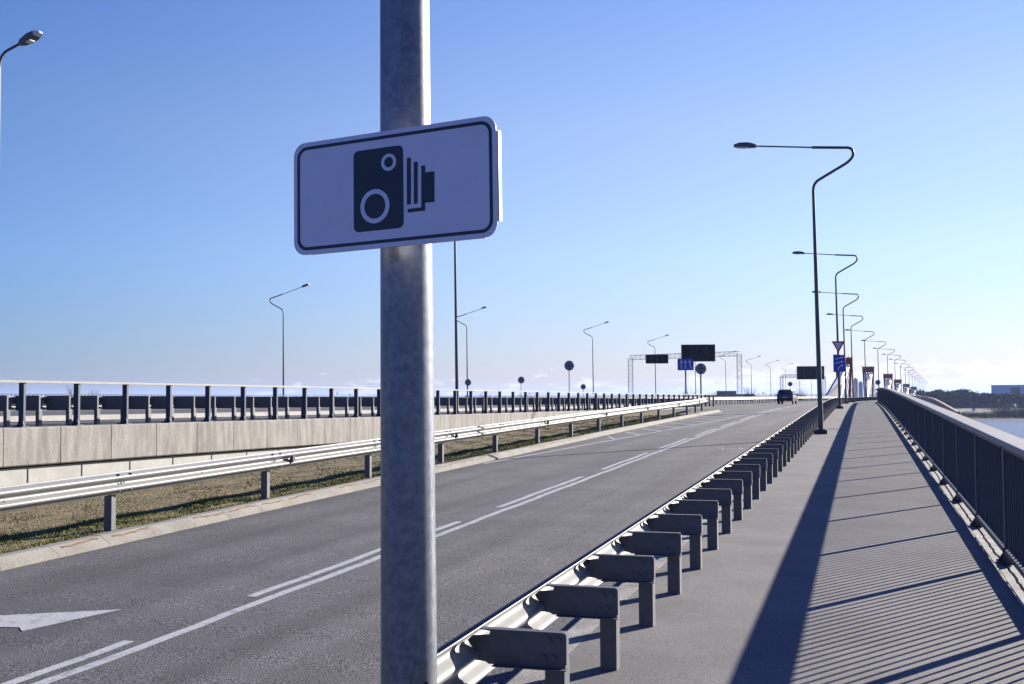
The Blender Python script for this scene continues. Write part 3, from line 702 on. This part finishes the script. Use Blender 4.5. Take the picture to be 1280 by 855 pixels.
# ------------------------------------------------------------------ other signs
def disc(name, label, px, py, rp, Z, poledown, R_=None, rot=0, face=ALU, group=None, polew=.035):
    p = at(px, py, Z); r = rp/FPX*Z
    t = thing(name, label, 'road sign', (p.x, p.y, p.z-poledown), rot, group)
    T = Matrix.Translation((0, 0, poledown))
    b = MB(); b.prism([(r*math.cos(i*math.pi/16), r*math.sin(i*math.pi/16)) for i in range(32)], .0, .03, T); b.build('sign_face', face, t)
    b = MB(); b.tube([(0, -.06, 0), (0, -.06, poledown+r*.9)], polew, 8); b.build('post', DARKG, t)
    b = MB(); b.box(-r*.7, r*.7, -.025, -.002, poledown-.12*r, poledown+.12*r); b.build('bracket', DARKG, t)
    return t
gs = 'round road signs seen from behind'
disc('round_sign', 'grey back of round sign high on a thin post above the railing', 711.5, 457, 6.3, 95, 3.0, group=gs)
disc('round_sign', 'small grey back of round sign midway between thick pole and high round sign', 651.5, 475, 4.3, 120, 2.8, group=gs)
disc('round_sign', 'small grey back of round sign beside the tall mast', 585, 478, 4.2, 125, 2.6, group=gs)
disc('round_sign', 'smallest grey back of round sign low beside the lamp above the railing', 729, 483.5, 3.4, 150, 2.4, group=gs)
disc('round_sign', 'big grey back of round sign right of the blue three arrow sign', 876, 461, 6.9, 100, 3.0, group=gs, polew=.07)
disc('round_sign', 'tiny grey round sign above the roof of the dark car', 987.6, 480, 2.9, 200, 2.4, group=gs)
disc('round_sign', 'dark diamond like round sign on a lamp post above the railing crest', 1097.3, 478, 3.2, 199, 2.0, group=gs)
def arrow_poly(b, pts, wd, y=-.006, head=True):
    for i in range(len(pts)-1):
        a = Vector(pts[i]); c_ = Vector(pts[i+1]); d = (c_-a).normalized(); n = Vector((-d.y, d.x))*wd/2
        b.prism([tuple(a-n), tuple(c_-n), tuple(c_+n), tuple(a+n)], y, .0)
    d = (Vector(pts[-1])-Vector(pts[-2])).normalized(); n = Vector((-d.y, d.x)); e = Vector(pts[-1])
    b.prism([tuple(e+d*wd*2.2), tuple(e+n*wd*1.6-d*wd*.6), tuple(e-n*wd*1.6-d*wd*.6)], y-.001, .0)
p = at(857, 455.5, 140); r = 140/FPX; bw, bh = 10*r, 7.3*r
bs = thing('lane_sign', 'blue rectangular sign with three white arrows in front of the large board', 'road sign', (p.x, p.y, p.z-4.2), R(10)); T = Matrix.Translation((0, 0, 4.2))
b = MB(); b.prism(rrect(-bw, bw, -bh, bh, .08, 4), 0, .03, T); b.build('sign_face', SBLUE, bs)
b = MB(); k = r
for pts in ([(-5.2*k, -5.2*k), (-5.2*k, 3*k)], [(-.2*k, -5.2*k), (-.2*k, 3*k)], [(8*k, -5*k), (5.4*k, -2*k), (5.0*k, 3*k)]):
    q = MB(); arrow_poly(q, pts, .13); b = MB(); b.add([(T @ Vector(v)) for v in q.v], q.f); b.build('arrow', SWHITE, bs)
b = MB(); b.tube([(0, .10, 0), (0, .10, 4.2+bh*.8)], .10, 8); b.build('post', DARKG, bs)
# yield sign and blue chevron sign mounted on the second lamp post
L2 = Vector((-1.40, 78.5, E(78.5)))
ZS = (L2-EYE).dot(fw)-.28; p = at(1048, 433, ZS); rk = ZS/FPX
ys_ = thing('yield_sign', 'inverted red bordered triangle sign on the lamp post above the blue sign', 'road sign', (p.x, p.y, p.z), R(14))
b = MB(); b.prism([(-8.3*rk, 6.5*rk), (0, -8*rk), (8.3*rk, 6.5*rk)], 0, .03); b.build('sign_face', SRED, ys_)
b = MB(); b.prism([(-5.2*rk, 4.6*rk), (0, -4.6*rk), (5.2*rk, 4.6*rk)], -.005, .0); b.build('sign_centre', WHITE, ys_)
b = MB(); b.box(-.2, .2, .03, .12, -.03, .03); b.build('bracket', DARKG, ys_)
p = at(1049, 454, ZS); bw, bh = 7.2*rk, 11*rk
b2 = thing('merge_sign', 'blue sign with three rightward white arrows below the yield triangle', 'road sign', (p.x, p.y, p.z), R(14))
b = MB(); b.prism([(-bw, -bh), (bw, -bh+.02), (bw, bh-.04), (-bw, bh)], 0, .03); b.build('sign_face', SBLUE, b2)
k = rk
for pts in ([(-5*k, 4.8*k), (3.2*k, 7.2*k)], [(-5*k, -.4*k), (3.2*k, 1.8*k)], [(-1.6*k, -9.5*k), (-1.2*k, -6.5*k), (.8*k, -4*k), (3.4*k, -2.8*k)]):
    b = MB(); arrow_poly(b, pts, .055); b.build('arrow', SWHITE, b2)
b = MB(); b.box(-.2, .2, .03, .12, -.05, .05); b.build('bracket', DARKG, b2)

# ------------------------------------------------------------------ gantries
def truss(b, p0, p1, up_, side, wd, r, n):
    p0, p1 = Vector(p0), Vector(p1); u = Vector(up_)*wd/2; v = Vector(side)*wd/2
    cs = [u+v, u-v, -u-v, -u+v]
    for c_ in cs: b.tube([p0+c_, p1+c_], r, 5, smooth=False)
    for i in range(n):
        a = p0+(p1-p0)*i/n; e = p0+(p1-p0)*(i+1)/n
        for j in range(4):
            c0, c1 = cs[j], cs[(j+1) % 4]
            b.tube([a+c0, a+c1], r*.6, 4, False, False)
            b.tube([a+(c0 if i % 2 else c1), e+(c1 if i % 2 else c0)], r*.6, 4, False, False)
def gantry(label, xl, xr, yt, yb, ZL, ZR, w_, r):
    A = at(xl, yt[0], ZL); B = at(xr, yt[1], ZR); bl = at(xl, yb, ZL).z-2; t = thing('sign_gantry', label, 'gantry', (A.x, A.y, bl)); O = Vector((A.x, A.y, bl))
    d = (B-A).normalized(); side = Vector((-d.y, d.x, 0)).normalized()
    b = MB(); truss(b, (0, 0, 0), A-O, d, side, w_, r, 12); b.build('tower', TRUSS, t)
    b = MB(); truss(b, Vector((B.x, B.y, bl))-O, B-O, d, side, w_, r, 12); b.build('tower', TRUSS, t)
    b = MB(); truss(b, A-O, B-O, (0, 0, 1), side, w_, r, 22); b.build('crossbeam', TRUSS, t)
    return t
gantry('pale lattice gantry spanning the raised road with two black message boards', 788, 924, (447, 442), 492, 205, 205, .8, .03)
gantry('faint thin far gantry between the last lamps and the far black board', 977, 1030, (470, 470), 494, 330, 330, .8, .04)
def board(label, x0, x1, y0, y1, Z, legs=False):
    p = at((x0+x1)/2, (y0+y1)/2, Z); k = Z/FPX; t = thing('message_board', label, 'message board', tuple(p), YAW*.9, 'black electronic message boards above the road')
    hw_, hh_ = (x1-x0)/2*k, (y1-y0)/2*k
    b = MB(); b.box(-hw_, hw_, 0, .45, -hh_, hh_); b.build('case', BOARD, t)
    b = MB(); 
    for i in range(5): x = -hw_+.1+(2*hw_-.2)*i/4; b.box(x-.02, x+.02, -.03, 0, -hh_+.08, hh_-.08)
    ring(b, [(-hw_-.06, -hh_-.06), (hw_+.06, -hh_-.06), (hw_+.06, hh_+.06), (-hw_-.06, hh_+.06)], [(-hw_+.02, -hh_+.02), (hw_-.02, -hh_+.02), (hw_-.02, hh_-.02), (-hw_+.02, hh_-.02)], -.05, .1)
    b.build('frame', DARKG, t); return t
board('small wide black board hanging left on the gantry', 807.5, 835, 443.5, 454, 203.5)
board('large black board at the middle of the gantry behind the blue sign', 852, 893.5, 431, 451.5, 203)
board('far black board partly hidden by the first footpath lamp', 996.5, 1030, 458, 474, 300)

# ------------------------------------------------------------------ car
def car(p, rz):
    t = thing('car', 'dark minivan seen from behind driving away on the merging road', 'car', p, rz)
    W = .9; prof = [(-2.2, .35), (-2.25, .75), (-2.2, 1.0), (-2.0, 1.5), (-1.85, 1.62), (-.6, 1.68), (.5, 1.6), (1.2, 1.08), (2.0, .92), (2.2, .7), (2.2, .35)]
    b = MB(); vs = []; n = len(prof)
    for x, kx_ in ((-W, 1), (-W*.97, 0), (W*.97, 0), (W, 1)):
        for (y, z) in prof:
            inset = max(0, (z-1.0))*.28
            sx_ = -1 if x < 0 else 1; xx = x-sx_*inset if kx_ else x-sx_*inset
            zz_ = z if kx_ == 0 else (z-.03 if z > 1 else z)
            vs.append((xx, y, zz_+(.02 if kx_ == 0 and z > 1.5 else 0)))
    b.add(vs, [(i*n+j, i*n+(j+1) % n, (i+1)*n+(j+1) % n, (i+1)*n+j) for i in range(3) for j in range(n)]); b.add(vs[:n], [tuple(range(n))]); b.add(vs[-n:], [tuple(range(n-1, -1, -1))])
    body = b.build('body', CARP, t)
    b = MB(); b.add([(-.70, -2.19, 1.08), (.70, -2.19, 1.08), (.60, -2.03, 1.50), (-.60, -2.03, 1.50)], [(0, 1, 2, 3)]); b.build('rear_window', GLASS, t)
    for sx_ in (-1, 1):
        b = MB()
        for y0, y1 in ((-1.85, -1.05), (-.98, -.1), (-.03, .75)):
            yt = min(y1, .42); b.add([(sx_*.895, y0, 1.06), (sx_*.895, y1, 1.06), (sx_*.775, yt, 1.50), (sx_*.775, y0+.08, 1.50)], [(0, 1, 2, 3)])
        b.build('side_window', GLASS, t)
        b = MB(); b.box(sx_*.84-.06, sx_*.84+.06, -2.27, -2.15, .82, 1.12); b.build('tail_light', TAIL, t)
        b = MB(); b.box(sx_*1.0-.09, sx_*1.0+.09, .78, .88, 1.05, 1.18); b.build('mirror', CARP, t)
        for y in (-1.4, 1.4):
            b = MB(); b.tube([(sx_*.70, y, .32), (sx_*.905, y, .32)], .33, 18); wl = b.build('wheel', RUB, t)
            b = MB(); b.tube([(sx_*.89, y, .32), (sx_*.912, y, .32)], .2, 12); b.build('rim', ALU, wl)
    b = MB(); b.box(-.88, .88, -2.32, -2.2, .38, .62); b.build('bumper', RUB, t)
    b = MB(); b.box(-.26, .26, -2.29, -2.24, .72, .83); b.build('number_plate', SWHITE, t)
p = at(984.5, 505, 133); car((p.x, p.y, Er(p.y)+.005), R(-4))

# ------------------------------------------------------------------ bridge pylons with stays
def pylon(label, px, Z, top_y, wpx, first=False):
    p = at(px, 490, Z); s = p.y; base = E(s)-.3; ztop = at(px, top_y, Z).z; H = ztop-base; wd = wpx/FPX*Z/2
    t = thing('bridge_pylon', label, 'bridge pylon', (p.x, s, base), -math.atan(SL), 'red and white pylons of the bridge')
    for sx_ in (-1, 1):
        b = MB(); b.prism([(sx_*wd*.45, 0), (sx_*wd*.75, 0), (sx_*wd*1.0, H), (sx_*wd*.72, H)], -.9, .9); b.build('leg', PRED, t)
    b = MB(); b.box(-wd*.98, wd*.98, -.95, .95, H*.84, H*1.0); 
    for i in range(6): x = -wd*.9+wd*1.8*i/5; b.box(x-.12, x+.12, -.6, .6, H, H+.35)
    b.build('crossbeam', PRED, t)
    for i in range(9):
        b = MB(); x = -wd*.62+wd*1.24*i/8; zt2 = H*(.84-.02*(i % 3)); r_ = .13
        b.tube([(x, -1.0, zt2), (x*.95, -4-3*i, .9)], r_, 5, smooth=False)
        b.tube([(x, 1.0, zt2), (x*.95, 4+3*i, .9)], r_, 5, smooth=False); b.build('stay_cable', PWHITE, t)
    return t
for i, (px, Z, ty, wp) in enumerate([(1055.5, 310, 447, 21), (1086, 420, 458.5, 14.5), (1110.5, 530, 467.5, 11.5), (1122.5, 640, 474.5, 9.5), (1133, 750, 480, 8.5), (1142, 860, 483.5, 7.5)]):
    pylon(['red and white pylon with sail like stays behind the blue merge sign', 'wide red topped white pylon between the fifth lamp and the railing crest', 'red and white pylon, first right of the round sign on a lamp post',
           'pale red topped pylon, second right of the round sign on a lamp post', 'small red and white pylon, third right of the round sign', 'smallest red and white pylon just above the handrail'][i], px, Z, ty, wp)
sail = thing('stay_shroud', 'white triangular shroud rising left of the first pylon behind the barrier', 'stay shroud')
A = [at(1033, 494, 290), at(1049, 467, 296), at(1050, 496, 298)]
b = MB(); nrm = (A[1]-A[0]).cross(A[2]-A[0]).normalized()*.25; vs = [a+nrm for a in A]+[a-nrm for a in A]; b.add(vs, [(0, 1, 2), (5, 4, 3), (0, 3, 4, 1), (1, 4, 5, 2), (2, 5, 3, 0)])
o = b.build('white_shroud', PWHITE, sail)

# curved side ramp seen outside the railing
sr = thing('side_ramp', 'curved side ramp with red brown girder and pale parapet right of the railing crest', 'ramp')
pp = [(1140, 494.0, 250), (1152, 495.2, 215), (1163, 496.6, 180), (1170, 498.5, 155), (1180, 503.5, 135), (1190, 509, 120), (1200, 514.5, 108)]
V = [at(*q) for q in pp]
def rib(dz0, dz1, dx0, dx1, m, name):
    b = MB(); vs = []
    for v in V: vs += [(v.x+dx0, v.y, v.z+dz0), (v.x+dx0, v.y, v.z+dz1), (v.x+dx1, v.y, v.z+dz1), (v.x+dx1, v.y, v.z+dz0)]
    b.add(vs, [(i*4+j, i*4+4+j, i*4+4+(j+1) % 4, i*4+(j+1) % 4) for i in range(len(V)-1) for j in range(4)]+[(0, 1, 2, 3), (len(vs)-1, len(vs)-2, len(vs)-3, len(vs)-4)]); return b.build(name, m, sr)
rib(-.12, .0, -.3, .0, KERB, 'parapet'); rib(-.62, -.125, -.25, -.05, DREDB, 'girder'); rib(-.95, -.62, -3.2, -.02, PWHITE, 'slab'); rib(-2.2, -.95, -3.0, -.4, DECKC, 'soffit')
b = MB()
for v in V[1::2]: b.tube([(v.x-1.5, v.y, -17), (v.x-1.5, v.y, v.z-1.8)], .5, 10)
b.build('column', DECKC, sr)

# ------------------------------------------------------------------ far town, bank and woods
def tower(label, x0, x1, yt, Z):
    a = at(x0, yt, Z); c_ = at(x1, yt, Z); t = thing('tower_block', label, 'building', ((a.x+c_.x)/2, a.y, -12), R(-8)); wd = (c_-a).length/2; H = a.z+12
    b = MB(); b.box(-wd, wd, 0, 2*wd, 0, H); b.build('wall', TOWER, t)
    b = MB(); b.box(-wd*.5, wd*.5, wd*.4, wd*1.4, H, H+2.5); b.build('roof_plant', ROOFG, t)
    for f_ in range(4, int(H/3)):
        pass
    b = MB()
    for f_ in range(3, int(H/3.1)): b.box(-wd*.85, wd*.85, -.15, 0.0, f_*3.1, f_*3.1+1.3)
    b.build('window_band', HALLD, t)
tower('slim blue tower block on the horizon left of the wide pylon, taller one', 1066, 1072, 474, 2200)
tower('slim blue tower block on the horizon, shorter one nearest the wide pylon', 1073, 1078.2, 478, 2300)
a = at(1239, 482, 1120); t = thing('industrial_hall', 'large pale blue flat hall above the woods at the right edge', 'building', (a.x, a.y, -11), R(-6)); H = a.z+11
b = MB(); b.box(0, 75, 0, 60, 0, H); b.build('wall', HALL, t); b = MB(); b.box(17.5, 25.5, -.3, 0, H-8, H-2); b.build('gate', HALLD, t); b = MB(); b.box(30, 38, 8, 16, H, H+5); b.build('roof_block', ROOFG, t); b = MB(); b.box(-.3, 75.3, -.35, 60.3, H, H+.5); b.build('roof_edge', ROOFG, t)
a = at(905, 491, 900); t = thing('low_building', 'low brown building on the horizon behind the barrier end', 'building', (a.x-14, a.y, -9), R(15))
b = MB(); b.box(0, 38, 0, 15, 0, 10.5); b.build('wall', BPURP, t); b = MB(); b.box(10, 24, 2, 12, 10.5, 13); b.build('roof_block', BPURP, t)
a = at(1268, 505, 850)
t = thing('white_boat', 'tiny white boat shape on the far bank below the pale hall', 'boat', (a.x, a.y, gz(a.x, a.y)+.3), R(70)); b = MB(); b.prism([(-5, 1.4), (-4, 0), (4, 0), (6, 1.6)], -1, 1); b.build('hull', SWHITE, t); b = MB(); b.prism([(-3, 1.5), (-2.4, 2.8), (1, 2.8), (2, 1.5)], -.8, .8); b.build('cabin', SWHITE, t)
a = at(1217, 511, 790)
t = thing('white_hut', 'tiny white hut on the far bank at the end of the sandy track', 'hut', (a.x, a.y, gz(a.x, a.y)+.1)); b = MB(); b.box(-.9, .9, -.9, .9, 0, 1.8); b.build('wall', SWHITE, t); b = MB(); b.prism([(-1.1, 1.8), (0, 2.5), (1.1, 1.8)], -1.1, 1.1); b.build('roof', HALLD, t)

def clump(b, x, y, z, r, n, q=.5, flat=1.0):
    for _ in range(n):
        while True:
            u, v, w_ = (random.uniform(-1, 1) for _ in range(3))
            if u*u+v*v+w_*w_ < 1: break
        px_, py_, pz_ = x+u*r, y+v*r, z+w_*r*flat; k = q*random.uniform(.5, 1.2)
        d1 = Vector((random.uniform(-1, 1), random.uniform(-1, 1), random.uniform(-1, 1))).normalized()*k; d2 = Vector((random.uniform(-1, 1), random.uniform(-1, 1), random.uniform(-1, 1))).normalized()*k
        o_ = Vector((px_, py_, pz_)); b.add([o_-d1, o_+d2, o_+d1], [(0, 1, 2)])
b = MB(); wb = MB()
for i in range(1500):
    x = random.uniform(12, 175); y = 925+random.random()**1.2*110+.12*x; g = gz(x, y); top = random.uniform(10.2, 13.4)+(.9 if x < 86 else -2.6)+1.2*math.sin(x*.35)
    pine = random.random() < .45
    wb.tube([(x, y, g-.3), (x, y, g+top*.8)], [.22, .08], 4, False, False)
    for j in range(6):
        t_ = (j+.2)/6; rr_ = (1.9 if not pine else 2.2*(1.1-t_)); clump(b, x+random.uniform(-.6, .6), y+random.uniform(-.6, .6), g+top*(.25+.72*t_), rr_, 10, .95)
tag(b.build('forest', LEAFD), 'dark blue green wood behind the meadow across the river', 'forest', kind='stuff'); o = wb.build('forest_trunks', TRUNK); tag(o, 'thin trunks standing inside the dark wood across the river', 'trunks', kind='stuff')
b = MB()
for i in range(3600):
    x = random.uniform(46, 125); y = shore(x)+6+random.random()*95
    if x < 80 and y > shore(x)+45: continue
    g = gz(x, y); h_ = random.uniform(1.2, 3.6); clump(b, x, y, g+h_*.5, h_*.6, 14, .35)
for i in range(260):
    x = random.uniform(84, 135); y = random.uniform(820, 905); g = gz(x, y); clump(b, x, y, g+2.2, 2.6, 24, .5)
tag(b.build('brush', BRUSH), 'brown leafless brush along the far river bank', 'brush', kind='stuff')
def bare_tree(label, px, Z, h_, wd):
    a = at(px, 492, Z); g = -9 if a.x < -60 else -9; t = thing('bare_tree', label, 'tree', (a.x, a.y, g), 0, 'bare trees on the horizon'); top = a.z-g+h_
    b = MB(); b.tube([(0, 0, 0), (.1, 0, top*.6)], [.3, .14], 6); b.build('trunk', TRUNK, t)
    b = MB()
    for i in range(70):
        an = random.uniform(0, 2*math.pi); z0 = top*random.uniform(.35, .65); rr_ = wd*random.uniform(.3, 1); z1_ = z0+(top-z0)*random.uniform(.3, 1)
        b.tube([(0, 0, z0), (rr_*.5*math.cos(an), rr_*.5*math.sin(an), (z0+z1_)/2-.2), (rr_*math.cos(an), rr_*math.sin(an), z1_)], [.07, .04, .02], 3, False, False)
    b.build('crown', TWIG, t)
bare_tree('leafless tree on the horizon above the railing far left', 92, 330, 2.6, 2.6); bare_tree('leafless tree beside the far left one on the horizon', 118, 360, 1.6, 2.4)
bare_tree('leafless tree on the horizon just left of the big round sign', 862, 500, 2.6, 5); bare_tree('leafless tree on the horizon right of the right gantry tower', 937, 420, 2.6, 3.2)
bare_tree('leafless tree on the horizon behind the dark car', 975, 500, 2.2, 4); bare_tree('leafless tree on the horizon right of the dark car', 1001, 480, 3.0, 4)
b = MB()
for i in range(130):
    px = random.choice([random.uniform(600, 675), random.uniform(870, 1045), random.uniform(340, 470), random.uniform(0, 90)]); a = at(px, 490, random.uniform(700, 1000)); clump(b, a.x, a.y, -4+random.uniform(-3, 3), 5, 40, .8)
tag(b.build('far_woods', LEAFD), 'low line of distant woods on the left horizon', 'woods', kind='stuff')

# ------------------------------------------------------------------ air
hz_ = MB(); hz_.box(-9000, 9000, -500, 15000, -17.5, 60); ho = hz_.build('haze', ASPH); ho.data.materials.clear()
hm = bpy.data.materials.new('haze_air'); hm.use_nodes = True; n = hm.node_tree.nodes; n.remove(n['Principled BSDF']); pv = n.new('ShaderNodeVolumePrincipled')
pv.inputs['Color'].default_value = (.45, .6, 1, 1); pv.inputs['Density'].default_value = .00007; pv.inputs['Anisotropy'].default_value = .2
hm.node_tree.links.new(pv.outputs[0], n['Material Output'].inputs['Volume']); ho.data.materials.append(hm)
tag(ho, 'thin pale blue air over river and far bank', 'haze', kind='stuff')
